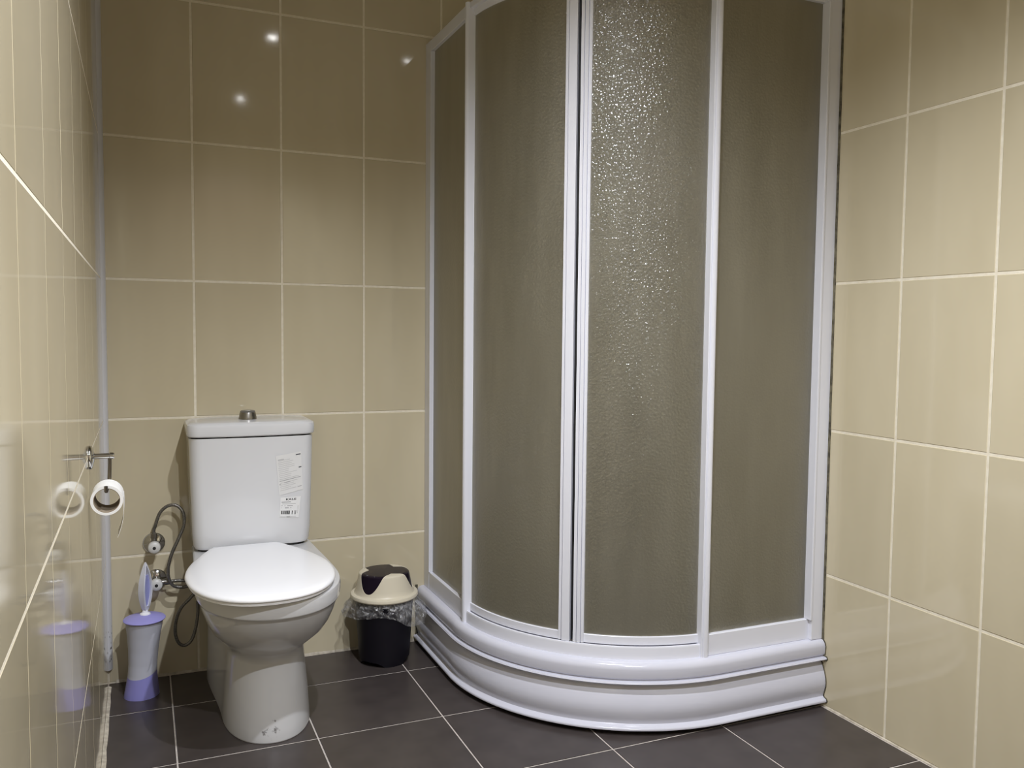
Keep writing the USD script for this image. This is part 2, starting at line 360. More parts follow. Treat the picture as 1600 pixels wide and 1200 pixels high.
# ------------------------------------------------------------------ shower: tray and curved cubicle
CX, CY, R0 = W-0.35, -0.35, 0.55
def plan(n_arc=48):
    pts = [((CX-R0, 0.0), (-1.0, 0.0)), ((CX-R0, CY*0.5), (-1.0, 0.0))]
    for a_ in np.linspace(np.pi, 1.5*np.pi, n_arc):
        n = (math.cos(a_), math.sin(a_)); pts.append(((CX+R0*n[0], CY+R0*n[1]), n))
    pts += [((CX+0.175, CY-R0), (0.0, -1.0)), ((W, CY-R0), (0.0, -1.0))]
    return pts
def arc(a0, a1, n=40):
    return [((CX+R0*math.cos(t), CY+R0*math.sin(t)), (math.cos(t), math.sin(t))) for t in np.radians(np.linspace(a0, a1, n))]
def sweep(path, prof):
    """Closed (offset outward, z) profile swept along the plan path, capped."""
    L = [[(p[0]+n[0]*o, p[1]+n[1]*o, z) for o, z in prof] for p, n in path]
    L = np.array(L, float); r, c = L.shape[:2]
    f = grid_faces(r, c); pg = Polygon(prof)
    vv, ff = trimesh.creation.triangulate_polygon(pg, engine='earcut')
    idx = [int(np.argmin([(o-x)**2+(z-y)**2 for o, z in prof])) for x, y in vv]
    capf = np.array(idx)[ff]
    f = np.vstack([f, capf, capf[:, ::-1]+(r-1)*c])
    m = TM(L.reshape(-1, 3), f); m.fix_normals() if False else None
    if m.volume < 0: m.invert()
    # orient the caps by hand
    return m
FULL = plan()
tray = new('shower_tray', 'glossy white quadrant shower tray with curved moulded apron on the floor under the cubicle', 'shower tray', (CX, CY, 0))
apron = [(-0.020, 0.014), (0.007, 0.0125), (0.011, 0.014), (0.012, 0.0175), (0.010, 0.0215), (0.002, 0.024), (-0.002, 0.0275), (-0.001, 0.034), (0.002, 0.043), (0.0055, 0.056), (0.006, 0.068), (0.0045, 0.080), (0.000, 0.095),
         (-0.007, 0.111), (-0.013, 0.121), (-0.014, 0.126), (-0.006, 0.1295), (0.006, 0.1315), (0.0085, 0.135), (0.006, 0.139), (-0.020, 0.140)]
obj('apron', sweep(FULL, apron), 'tray_acrylic', tray, smooth=50)
rim = [(-0.012, 0.136), (-0.003, 0.144), (0.0, 0.148), (0.001, 0.168), (-0.002, 0.177), (-0.008, 0.183), (-0.016, 0.186), (-0.060, 0.186), (-0.070, 0.180), (-0.085, 0.080), (-0.070, 0.06), (-0.025, 0.06)]
obj('rim', sweep(FULL, rim), 'tray_acrylic', tray, smooth=50)
poly = Polygon([(p[0]-n[0]*0.08, p[1]-n[1]*0.08) for p, n in FULL]+[(W, 0.0)])
bs = trimesh.creation.extrude_polygon(poly, 0.02, engine='earcut'); bs.apply_translation((0, 0, 0.06))
obj('basin_floor', bs, 'tray_acrylic', tray)
poly2 = Polygon([(p[0]-n[0]*0.045, p[1]-n[1]*0.045) for p, n in FULL]+[(W, 0.0)])
bs = trimesh.creation.extrude_polygon(poly2, 0.06, engine='earcut')
bs.apply_scale((1, 1, 1)); obj('support_frame', bs, 'dark_gap', tray)
sl = [box(W-0.0025, W+0.0005, -0.8935, -0.8870, 0.186, 1.940), box(0.922, 0.930, -0.003, 0.0005, 0.012, 0.190)]
silh = Polygon(apron).buffer(0).union(Polygon(rim).buffer(0)).buffer(0.004).buffer(-0.0012)
sm = trimesh.creation.extrude_polygon(silh, 0.002, engine='earcut'); sv = np.array(sm.vertices)
sl.append(TM(np.stack([W-0.0016+sv[:, 2], -0.90-sv[:, 0], sv[:, 1]], 1), sm.faces))

enc = new('shower_cubicle', 'curved white framed shower cubicle with obscured grey-brown panes standing on the shower tray', 'shower cubicle', (CX, CY, 0.186))
ZB, ZT = 0.186, 1.943                       # frame foot and head
RG = -0.025                                 # frame line, inward of the tray edge
Z_GL0, Z_GL1 = 0.243, 1.908
left_path = [((CX-R0, -0.002), (-1.0, 0.0)), ((CX-R0, -0.372), (-1.0, 0.0))]
front_path = [((1.452, CY-R0), (0.0, -1.0)), ((W-0.002, CY-R0), (0.0, -1.0))]
A0, A1 = 182.3, 267.2
def rect(o0, o1, z0, z1, b=0.0012):
    return [(o0+b, z0), (o1-b, z0), (o1, z0+b), (o1, z1-b), (o1-b, z1), (o0+b, z1), (o0, z1-b), (o0, z0+b)]
for nm, path in (('left', left_path), ('front', front_path)):
    obj('bottom_rail', sweep(path, rect(RG-0.024, RG, ZB, Z_GL0)), 'frame_white', enc, smooth=30)
    obj('top_rail', sweep(path, rect(RG-0.024, RG, Z_GL1, ZT)), 'frame_white', enc, smooth=30)
    obj('fixed_pane', sweep(path, rect(RG-0.016, RG-0.011, Z_GL0-0.008, Z_GL1+0.008, 0.0005)), 'pane', enc)
track = [(RG-0.034, ZB), (RG+0.0, ZB), (RG, ZB+0.029), (RG-0.002, ZB+0.034), (RG-0.006, ZB+0.034), (RG-0.009, ZB+0.030), (RG-0.034, ZB+0.030)]
obj('curved_track', sweep(arc(A0, A1, 56), track), 'frame_white', enc, smooth=30)
obj('curved_head_rail', sweep(arc(A0, A1, 56), rect(RG-0.040, RG, Z_GL1+0.018, ZT)), 'frame_white', enc, smooth=30)
# wall channels
obj('wall_channel', rbox(CX-R0-RG-0.001, CX-R0-RG+0.030, -0.050, -0.0005, ZB, ZT, 0.002), 'frame_white', enc, smooth=30)
obj('wall_channel', rbox(1.788, W-0.0005, CY-R0-RG-0.012, CY-R0-RG+0.026, ZB, ZT, 0.002), 'frame_white', enc, smooth=30)
obj('inner_channel', rbox(CX-R0-RG-0.003, CX-R0-RG+0.012, -0.056, -0.050, Z_GL0, Z_GL1, 0.0015), 'frame_white', enc, smooth=30)
obj('inner_channel', rbox(1.781, 1.788, CY-R0-RG-0.015, CY-R0-RG+0.012, Z_GL0, Z_GL1, 0.0015), 'frame_white', enc, smooth=30)
# posts between fixed panes and doors: a rounded bar on the frame line
def post(ang, x, y, nx, ny):
    n = np.array([nx, ny]); t = np.array([-ny, nx])
    c0 = np.array([x, y])
    P = [c0+t*u+n*o for u, o in [(-0.011, -0.022), (0.011, -0.022), (0.011, 0.001), (0.0085, 0.0055), (0.004, 0.008), (-0.001, 0.008), (-0.005, 0.0065), (-0.0075, 0.002), (-0.009, 0.004), (-0.011, 0.002)]]
    m = trimesh.creation.extrude_polygon(Polygon(P), ZT-ZB, engine='earcut'); m.apply_translation((0, 0, ZB))
    return m
obj('post', post(0, CX-R0-RG, -0.384, -1.0, 0.0), 'frame_white', enc, smooth=40)
obj('post', post(0, 1.440, CY-R0-RG, 0.0, -1.0), 'frame_white', enc, smooth=40)
# sliding curved doors
RD = RG-0.012
def bar(a0, a1, o0, o1, z0, z1, n=6): return sweep(arc(a0, a1, n), rect(o0, o1, z0, z1, 0.0008))
def door(a0, a1, st, name):
    d_ = enc
    obj('door_pane', sweep(arc(a0, a1, 40), rect(RD-0.009, RD-0.004, Z_GL0-0.006, Z_GL1+0.006, 0.0005)), 'pane', d_)
    obj('door_bottom_rail', sweep(arc(a0, a1, 40), rect(RD-0.016, RD, ZB+0.034, Z_GL0)), 'frame_white', d_, smooth=30)
    obj('door_top_rail', sweep(arc(a0, a1, 40), rect(RD-0.016, RD, Z_GL1, Z_GL1+0.020)), 'frame_white', d_, smooth=30)
    for b in st:
        obj(b[0], bar(b[1], b[2], RD-0.016, RD+b[3], ZB+0.0345, Z_GL1+0.02), b[4], d_, smooth=30)
MID = 226.85
door(A0+0.3, MID-0.55, [('stile', 222.95, 223.75, 0.004, 'frame_white'), ('stile', 223.75, 224.0, 0.0005, 'frame_white'), ('stile', 224.0, 226.35, 0.0065, 'frame_white')], 'left')
door(MID+0.55, A1-0.3, [('stile', 227.45, 228.35, 0.0065, 'frame_white'), ('stile', 228.35, 228.55, 0.0015, 'frame_white'), ('stile', 228.55, 229.55, 0.0065, 'frame_white'), ('stile', 229.55, 229.75, 0.0005, 'frame_white'), ('stile', 229.75, 230.55, 0.0045, 'frame_white')], 'right')
obj('door_seal', bar(226.35, 227.45, RD-0.016, RD-0.007, ZB+0.0345, Z_GL1+0.02), 'black_rubber', enc, label='black magnetic door seal')
for q in sl: obj('sealant', q, 'mould', tray, label='dark mouldy sealant line against the wall')

# ------------------------------------------------------------------ toilet
TX = 0.391
toilet = new('toilet', 'white ceramic close-coupled toilet with closed seat lid against the back wall', 'toilet', (TX, -0.30, 0))
N = 96
def outline(a, b, yb, ym, yf, z, p=2.15, cx=TX, rb=0.03, straight=False):
    """Plan outline: back edge at yb with half width b, widest a at ym, rounded nose at yf."""
    pts = []
    half = []
    for t in np.linspace(0, np.pi/2, 20):          # nose from the tip to the widest point
        half.append((a*math.sin(t)**(2/p), ym+(yf-ym)*math.cos(t)**(2/p)))
    for s in np.linspace(0, 1, 14)[1:]:
        k = s**1.75 if straight else s*s*(3-2*s); y = ym+(yb-rb-ym)*s
        half.append((a+(b-a)*k, y))
    for t in np.linspace(0, np.pi/2, 6)[1:]:
        half.append((b-rb+rb*math.cos(t), yb-rb+rb*math.sin(t)))
    half.append((0.0, yb))
    h = np.array(half); full = np.vstack([h, np.stack([-h[::-1, 0], h[::-1, 1]], 1)[1:-1]])
    d = np.r_[0, np.cumsum(np.linalg.norm(np.diff(np.vstack([full, full[:1]]), axis=0), axis=1))]
    u = np.linspace(0, d[-1], N, endpoint=False); cl = np.vstack([full, full[:1]])
    x = np.interp(u, d, cl[:, 0]); y = np.interp(u, d, cl[:, 1])
    return np.stack([cx+x, y, np.full(N, z)], 1)
BK = -0.012
pan = [(0.110, 0.128, BK-0.02, -0.36, -0.548, 0.0), (0.1115, 0.130, BK-0.02, -0.36, -0.551, 0.004), (0.110, 0.129, BK-0.02, -0.36, -0.548, 0.03), (0.106, 0.127, BK-0.02, -0.36, -0.538, 0.09),
       (0.101, 0.126, BK-0.02, -0.36, -0.528, 0.15), (0.098, 0.126, BK-0.02, -0.36, -0.524, 0.19), (0.098, 0.128, BK-0.02, -0.37, -0.526, 0.205), (0.104, 0.130, BK-0.02, -0.38, -0.540, 0.222), (0.122, 0.133, BK-0.02, -0.40, -0.572, 0.243),
       (0.141, 0.137, BK-0.02, -0.42, -0.607, 0.268), (0.153, 0.143, BK-0.015, -0.43, -0.636, 0.295), (0.163, 0.150, BK-0.01, -0.43, -0.657, 0.322), (0.1695, 0.157, BK-0.005, -0.43, -0.669, 0.344), (0.1715, 0.160, BK, -0.43, -0.673, 0.352),
       (0.1755, 0.163, BK, -0.43, -0.679, 0.355), (0.178, 0.165, BK, -0.43, -0.683, 0.360), (0.179, 0.166, BK, -0.43, -0.685, 0.385), (0.1765, 0.165, BK, -0.43, -0.682, 0.393), (0.170, 0.161, BK-0.003, -0.43, -0.674, 0.397), (0.12, 0.12, BK-0.02, -0.42, -0.6, 0.397)]
obj('pan', loft([outline(*q, cx=TX+0.003) for q in pan]), 'pan_ceramic', toilet, smooth=35)
# cistern
def tank_loop(hw, yf, z, bow=0.012, r=0.035, yb=-0.004):
    pts = []
    front = [(x, yf-bow*(1-(x/hw)**2)) for x in np.linspace(-hw+r, hw-r, 15)]
    rt = [(hw-r+r*math.sin(t), front[-1][1]+r-r*math.cos(t)) for t in np.linspace(0, np.pi/2, 9)[1:]]
    back = [(hw, yb-0.008), (hw-0.008, yb), (-hw+0.008, yb), (-hw, yb-0.008)]
    lf = [(-hw+r-r*math.cos(t), front[0][1]+r-r*math.sin(t)) for t in np.linspace(0, np.pi/2, 9)[:-1]]
    q = front+rt+back+lf
    return np.array([(TX+x, y, z) for x, y in q])
YT = -0.158
TB = [(0.158, YT+0.012, 0.404), (0.162, YT+0.008, 0.412), (0.1655, YT+0.005, 0.45), (0.1695, YT+0.001, 0.60), (0.1720, YT, 0.715), (0.1720, YT, 0.7215)]
obj('cistern', loft([tank_loop(h_, y_, z_) for h_, y_, z_ in TB]), 'ceramic', toilet, smooth=35)
obj('gasket', loft([tank_loop(h_, y_, z_) for h_, y_, z_ in [(0.150, YT+0.016, 0.394), (0.150, YT+0.016, 0.406)]]), 'dark_gap', toilet)
obj('lid_gap', loft([tank_loop(h_, y_, z_) for h_, y_, z_ in [(0.1665, YT+0.0025, 0.7195), (0.1665, YT+0.0025, 0.726)]]), 'dark_gap', toilet)
TL = [(0.1735, YT-0.001, 0.7255), (0.1765, YT-0.004, 0.7285), (0.1775, YT-0.005, 0.736), (0.1775, YT-0.005, 0.752), (0.1755, YT-0.003, 0.759), (0.167, YT+0.003, 0.7635), (0.158, YT+0.012, 0.7655), (0.10, YT+0.045, 0.7675)]
obj('cistern_lid', loft([tank_loop(h_, y_, z_) for h_, y_, z_ in TL]), 'ceramic', toilet, smooth=35)
bt = obj('flush_button', lathe([(0.0255, 0.765), (0.0255, 0.770), (0.0245, 0.774), (0.0225, 0.786), (0.0205, 0.789)], 40, (TX-0.007, -0.092)), 'dull_metal', toilet, smooth=35, label='grey metal flush button')
obj('button_cap', lathe([(0.0215, 0.787), (0.0215, 0.790), (0.0185, 0.7925), (0.010, 0.7935)], 40, (TX-0.007, -0.092)), 'button_grey', bt, smooth=35)
# seat and lid, turned a little and shifted to the left
def lid_outline(a, yb, wb, ym, yf, z, cx, rot):
    o = outline(a, wb, yb, ym, yf, 0, 2.25, 0.0, 0.022, True)
    c_, s_ = math.cos(rot), math.sin(rot); y0 = -0.19
    x, y = o[:, 0], o[:, 1]-y0
    return np.stack([cx+c_*x-s_*y, y0+s_*x+c_*y, z+0*x], 1)
LCX, ROT = 0.364, math.radians(1.6)
def lidl(d, z, dz=0.0):
    o = lid_outline(0.1805-d, -0.178-d, 0.102-d*0.6, -0.455, -0.706+d, z, LCX, ROT); return o
seat = [lidl(0.012, 0.397), lidl(0.006, 0.399), lidl(0.005, 0.404), lidl(0.008, 0.4065), lidl(0.04, 0.4065)]
obj('seat', loft(seat), 'seat_plastic', toilet, smooth=35)
lid = [lidl(0.006, 0.4075), lidl(0.001, 0.4085), lidl(0.0, 0.411), lidl(0.001, 0.4145), lidl(0.004, 0.4175), lidl(0.010, 0.4198), lidl(0.022, 0.4215), lidl(0.05, 0.4235), lidl(0.09, 0.4247)]
obj('seat_lid', loft(lid), 'seat_plastic', toilet, smooth=50)
for sx in (-0.075, 0.075):
    obj('hinge', rbox(LCX+sx-0.014, LCX+sx+0.014, -0.196, -0.172, 0.396, 0.416, 0.004), 'seat_plastic', toilet, smooth=30)
# stickers on the front of the cistern
def tank_front(x, z):
    h_ = np.interp(z, [q[2] for q in TB], [q[0] for q in TB]); y_ = np.interp(z, [q[2] for q in TB], [q[1] for q in TB])
    u = (x-TX)/h_; return y_-0.012*(1-u*u)
def on_tank(P, off, thick=0.0003):
    """(x, z, w) to the cistern's curved front."""
    P = np.asarray(P, float); return np.stack([P[:, 0], tank_front(P[:, 0], P[:, 1])-off-P[:, 2]*thick, P[:, 1]], 1)
def patch(c4, off, n=8):
    c4 = np.array(c4, float); u, v = np.meshgrid(np.linspace(0, 1, n), np.linspace(0, 1, n))
    g = ((1-u)*(1-v))[..., None]*c4[0]+(u*(1-v))[..., None]*c4[1]+(u*v)[..., None]*c4[2]+((1-u)*v)[..., None]*c4[3]
    g = g.reshape(-1, 2); top = on_tank(np.c_[g, np.ones(len(g))], off); bot = on_tank(np.c_[g, np.zeros(len(g))], off-0.0003)
    f = np.array(grid_faces(n, n, False)); m = TM(np.vstack([top, bot]), np.vstack([f, f[:, ::-1]+len(top)])); return m
def bar4(c4, x0, x1, z0, z1):
    """rectangle in the unit square of a sticker"""
    c4 = np.array(c4, float)
    P = lambda u, v: (1-u)*(1-v)*c4[0]+u*(1-v)*c4[1]+u*v*c4[2]+(1-u)*v*c4[3]
    return [P(x0, z0), P(x1, z0), P(x1, z1), P(x0, z1)]
S1 = [(0.4520, 0.6650), (0.5250, 0.6750), (0.5300, 0.5630), (0.4620, 0.5490)]
S2 = [(0.4655, 0.5430), (0.5240, 0.5425), (0.5170, 0.4795), (0.4625, 0.4850)]
def printed(bars, c4, off, mat, parent, name='print'):
    if len(bars) < 4:
        for b in bars: obj(name, patch(bar4(c4, *b), off, 4), mat, parent)
    else: obj(name, cat(*[patch(bar4(c4, *b), off, 4) for b in bars]), mat, parent, kind='stuff')
s1 = obj('sticker', patch(S1, 0.0007), 'sticker_clear', toilet, label='clear sticker with faint tilted print')
r1 = random.Random(3); faint = []
for k in range(17):
    v = 0.13+k*0.047; faint.append((0.06+0.02*(k % 3 == 0), r1.uniform(0.45, 0.86), v, v+0.016))
printed(faint, S1, 0.0009, 'ink_faint', s1)
printed([(0.07, 0.30, 0.105, 0.122), (0.06, 0.93, 0.640, 0.655), (0.24, 0.50, 0.70, 0.716), (0.78, 0.95, 0.885, 0.90), (0.03, 0.10, 0.72, 0.74)], S1, 0.0010, 'ink_grey', s1)
printed([(0.78, 0.97, 0.045, 0.075), (0.87, 0.98, 0.385, 0.41)], S1, 0.0010, 'ink_dark', s1)
s2 = obj('sticker', patch(S2, 0.0007), 'sticker_white', toilet, label='white sticker reading KALE above a barcode')
def lettering(text, c4, u0, u1, v0, v1, mat, parent, bold=True):
    """Capitals fitted to the box u0..u1, v0..v1 (v down) of a sticker."""
    t = meshkit.text_mesh(text, 1.0, 0.001, bold); v = np.array(t.vertices); lo, hi = v.min(0), v.max(0)
    u = u0+(v[:, 0]-lo[0])/(hi[0]-lo[0])*(u1-u0); w = v1-(v[:, 1]-lo[1])/(hi[1]-lo[1])*(v1-v0)
    c4 = np.array(c4)
    P = ((1-u)*(1-w))[:, None]*c4[0]+(u*(1-w))[:, None]*c4[1]+(u*w)[:, None]*c4[2]+((1-u)*w)[:, None]*c4[3]
    q = on_tank(np.c_[P, (v[:, 2] > lo[2]+1e-6).astype(float)], 0.0010)
    obj('lettering', TM(q, np.array(t.faces)[:, ::-1]), mat, parent)
lettering('KALE', S2, 0.27, 0.78, 0.06, 0.155, 'ink', s2)
printed([(0.06, 0.52, 0.215, 0.262), (0.09, 0.78, 0.315, 0.335), (0.06, 0.12, 0.40, 0.435), (0.21, 0.27, 0.405, 0.43), (0.36, 0.64, 0.40, 0.44), (0.06, 0.09, 0.51, 0.54), (0.24, 0.44, 0.505, 0.55), (0.52, 0.57, 0.505, 0.55), (0.02, 0.86, 0.935, 0.950), (0.36, 0.55, 0.955, 0.985)], S2, 0.0009, 'ink_grey', s2)
bars = []; u = 0.055
while u < 0.83:
    w_ = r1.choice([0.012, 0.018, 0.026, 0.034])
    if not 0.50 < u < 0.58 and not 0.66 < u < 0.71: bars.append((u, u+w_, 0.66, 0.84))
    u += w_+r1.choice([0.008, 0.012, 0.016])
printed(bars, S2, 0.0009, 'ink', s2, 'barcode')
printed([(0.905, 0.925, 0.42, 0.60), (0.905, 0.925, 0.63, 0.80)], S2, 0.0009, 'ink_grey', s2)

# ------------------------------------------------------------------ stop valves and hoses
def valve(x, z, label, up):
    t = new('stop_valve', label, 'valve', (x, 0, z), group='stop valves on the back wall')
    obj('escutcheon', lathe_axis([(0.031, 0.0), (0.0305, 0.003), (0.026, 0.007), (0.015, 0.010), (0.012, 0.012)], (x, -0.0003, z), (0, -1, 0)), 'chrome', t, smooth=40)
    obj('valve_body', cat(lathe_axis([(0.011, 0.0), (0.011, 0.020), (0.0135, 0.021), (0.0135, 0.036), (0.009, 0.037), (0.009, 0.044)], (x, -0.008, z), (0, -1, 0))), 'dull_metal', t, smooth=35)
    d = np.array([0.0, 0.0, 1.0]) if up else np.array([1.0, 0.0, 0.0])
    obj('outlet', lathe_axis([(0.008, 0.0), (0.008, 0.016), (0.0095, 0.017), (0.0095, 0.030), (0.007, 0.031)], np.array([x, -0.036, z])+d*0.006, d, 20), 'dull_metal', t, smooth=35)
    k = obj('knob', lathe_axis([(0.0150, 0.0), (0.0170, 0.003), (0.0172, 0.012), (0.0155, 0.018), (0.011, 0.021), (0.005, 0.0215)], (x, -0.048, z), (0, -1, 0)), 'knob_grey', t, smooth=40, label='grey plastic knob')
    obj('knob_screw', lathe_axis([(0.0045, 0.0), (0.0045, 0.0006)], (x, -0.0693, z), (0, -1, 0), 20), 'ink', k)
    return np.array([x, -0.036, z])+d*0.036
p1 = valve(0.127, 0.402, 'upper of two chrome stop valves with grey knobs on the back wall beside the toilet', True)
p2 = valve(0.131, 0.293, 'lower of two chrome stop valves with grey knobs, right behind the toilet brush handle', False)
h1 = smooth_path([p1-[0, 0, .012], p1+[0, 0, .01], (0.131, -0.040, 0.462), (0.143, -0.042, 0.497), (0.164, -0.046, 0.517), (0.188, -0.052, 0.518), (0.205, -0.056, 0.498), (0.207, -0.058, 0.462), (0.193, -0.060, 0.425),
                  (0.175, -0.060, 0.385), (0.164, -0.058, 0.345), (0.164, -0.054, 0.310), (0.176, -0.050, 0.284), (0.200, -0.046, 0.275), (0.225, -0.043, 0.277), (0.240, -0.040, 0.278)], 8)
t = new('water_hose', 'dark braided water hose looping up from the upper stop valve to the toilet', 'hose', tuple(p1))
obj('braid', tube(h1, 0.0047, 10), 'hose', t, smooth=60)
h2 = smooth_path([p2-[.012, 0, 0], p2+[.008, 0, 0], (0.197, -0.034, 0.292), (0.225, -0.034, 0.285), (0.240, -0.040, 0.262), (0.222, -0.046, 0.240), (0.197, -0.048, 0.215), (0.183, -0.048, 0.180), (0.180, -0.047, 0.142), (0.188, -0.046, 0.112),
                  (0.205, -0.044, 0.100), (0.224, -0.041, 0.112), (0.236, -0.038, 0.145), (0.243, -0.035, 0.190), (0.243, -0.033, 0.225)], 8)
t = new('water_hose', 'dark braided water hose hanging in a low loop from the lower stop valve', 'hose', tuple(p2))
obj('braid', tube(h2, 0.0047, 10), 'hose', t, smooth=60)

# ------------------------------------------------------------------ toilet roll on its wall hook
HY = -0.745
hook = new('toilet_roll_holder', 'slim chrome toilet roll holder fixed to the left wall', 'toilet roll holder', (0, HY, 0.766))
obj('wall_plate', lathe_axis([(0.0245, 0.0), (0.0245, 0.003), (0.022, 0.006), (0.011, 0.009), (0.009, 0.010)], (0.0003, HY, 0.764), (1, 0, 0)), 'chrome', hook, smooth=40)
obj('arm', lathe_axis([(0.0058, 0.0), (0.0058, 0.033), (0.0068, 0.034), (0.0068, 0.040), (0.0052, 0.042)], (0.005, HY, 0.766), (1, 0, 0), 20), 'chrome', hook, smooth=35)
obj('rod', tube(smooth_path([(0.0385, HY, 0.764), (0.0382, HY, 0.742), (0.0372, HY-0.001, 0.720), (0.0365, HY-0.008, 0.7105), (0.0358, HY-0.030, 0.7085), (0.0345, HY-0.080, 0.7085), (0.0342, HY-0.094, 0.7090), (0.0341, HY-0.099, 0.7130), (0.0341, HY-0.1005, 0.7195)], 6), 0.0036, 12), 'rod_metal', hook, smooth=50, label='dark metal rod')
RC = np.array([0.0345, 0.0, 0.6895]); y0, y1 = HY-0.089, HY-0.012
roll = new('toilet_roll', 'nearly used up white toilet roll hanging from the chrome holder on the left wall', 'toilet roll', (RC[0], (y0+y1)/2, RC[2]))
def ringtube(ro, ri, ya, yb, n=48):
    a_ = np.arange(n)*2*np.pi/n; L = []
    for r, y in [(ri, ya), (ro, ya), (ro, yb), (ri, yb), (ri, ya)]:
        L.append(np.stack([RC[0]+r*np.cos(a_), np.full(n, y), RC[2]+r*np.sin(a_)], 1))
    m = loft(L, False, False); return m
obj('paper_roll', ringtube(0.0295, 0.0243, y0, y1), 'paper', roll, smooth=40)
obj('core', ringtube(0.0243, 0.0232, y0+0.0005, y1-0.0005), 'card', roll, smooth=40, label='brown cardboard core')
zt = np.linspace(RC[2]+0.004, 0.614, 14); s_ = (RC[2]-zt)/0.075
xt = RC[0]+0.0297+0.0022*np.sin(np.clip(s_, 0, 1)*2.6)-0.0125*np.clip(s_, 0, 2)**2
q = np.array([[(x, y0, z), (x, y1, z), (x+0.0006, y1, z), (x+0.0006, y0, z)] for x, z in zip(xt, zt)])
obj('loose_sheet', loft(q), 'paper', roll, smooth=30)

# ------------------------------------------------------------------ toilet brush in its holder
BX, BY = 0.088, -0.115
def hold_r(z): return float(np.interp(z, [0, 0.006, 0.03, 0.06, 0.09, 0.13, 0.17, 0.205, 0.2135], [0.0465, 0.046, 0.0425, 0.0385, 0.0375, 0.0395, 0.0435, 0.0485, 0.0495]))
def hold_c(z): return BX+0.010*z/0.21
NA = 72; ang = np.arange(NA)*2*np.pi/NA
wave = 0.066+0.011*np.sin(ang+0.75)
def ringat(zz, relief=False):
    r = np.array([hold_r(z) for z in zz]); cxs = np.array([hold_c(z) for z in zz])
    if relief:
        u = (ang-(-math.pi/2+0.42)+np.pi) % (2*np.pi)-np.pi; du = u*0.04-0.010*np.sin((zz-0.08)/0.10*1.6)+0.004
        wd = 0.0085*np.sin(np.clip((zz-0.072)/0.115, 0, 1)*np.pi)
        r = r+0.0020*np.clip(1.35-np.abs(du)/np.maximum(wd, 1e-4), 0, 1)*(wd > 0.0008)
    return np.stack([cxs+r*np.cos(ang), BY+r*np.sin(ang), zz], 1)
hold = new('toilet_brush_holder', 'waisted pale lavender toilet brush holder with a purple foot, standing in the back left corner', 'toilet brush holder', (BX, BY, 0))
obj('foot', loft([ringat(wave*k) for k in np.linspace(0, 1, 10)]), 'lavender', hold, smooth=40, label='purple wavy foot')
obj('cup', loft([ringat(wave+(0.2135-wave)*k, True) for k in np.linspace(0, 1, 44)]), 'pale_lavender', hold, smooth=40)
CXB = hold_c(0.2135)
brush = new('toilet_brush', 'purple and white toilet brush with a leaf shaped handle, in its holder in the corner', 'toilet brush', (CXB, BY, 0.2135))
obj('cap', lathe([(0.050, 0.2137), (0.0545, 0.2142), (0.0555, 0.2165), (0.053, 0.2195), (0.035, 0.2255), (0.016, 0.2285), (0.012, 0.2295)], 64, (CXB, BY)), 'lavender_cap', brush, smooth=40, label='purple disc cap')
obj('collar', lathe([(0.0150, 0.2275), (0.0140, 0.231), (0.0085, 0.2345), (0.0060, 0.243)], 32, (CXB+0.002, BY)), 'seat_plastic', brush, smooth=40)
def leaf(h0, h1, wmax, n=40):
    s = np.linspace(0, 1, n); w = wmax*np.sin(np.pi*s**0.9)**0.9+0.0030*(1-s)+0.0007
    z = h0+(h1-h0)*s; return list(zip(w, z))+[(-a_, b_) for a_, b_ in zip(w[::-1], z[::-1])]
lo = Polygon(leaf(0.236, 0.376, 0.0165)).buffer(0)
li = Polygon([(x, z) for x, z in leaf(0.252, 0.366, 0.0105)]).buffer(0)
def turned(poly, th, rot, off=0.0):
    m = trimesh.creation.extrude_polygon(poly, th, engine='earcut'); v = np.array(m.vertices); v[:, 2] -= th/2
    c_, s2_ = math.cos(rot), math.sin(rot); x, d = v[:, 0], v[:, 2]*(0.15+0.85*np.sin(np.pi*np.clip((v[:, 1]-0.222)/0.1545, 0, 1))**0.7)
    P = np.stack([CXB+0.003+c_*x+s2_*d+0.012*(v[:, 1]-0.236), BY+s2_*x-c_*d, v[:, 1]], 1); m = TM(P, m.faces)
    if m.volume < 0: m.invert()
    return m
hr = math.radians(52)
hd = obj('handle', turned(lo.difference(li), 0.018, hr), 'handle_white', brush, smooth=30, label='pale leaf shaped handle with an open middle')
low = li.intersection(Polygon([(-1, 0.24), (1, 0.24), (1, 0.338), (-1, 0.338)]))
obj('handle_inset', turned(low, 0.008, hr), 'inset_blue', hd, label='blue inset of the handle')
obj('stem', cyl((CXB, BY, 0.06), (CXB, BY, 0.2140), 0.005, n=16), 'seat_plastic', brush, smooth=40)
obj('bristles', lathe([(0.010, 0.022), (0.026, 0.030), (0.028, 0.055), (0.024, 0.085), (0.008, 0.094)], 32, (BX+0.003, BY)), 'seat_plastic', brush, smooth=40)

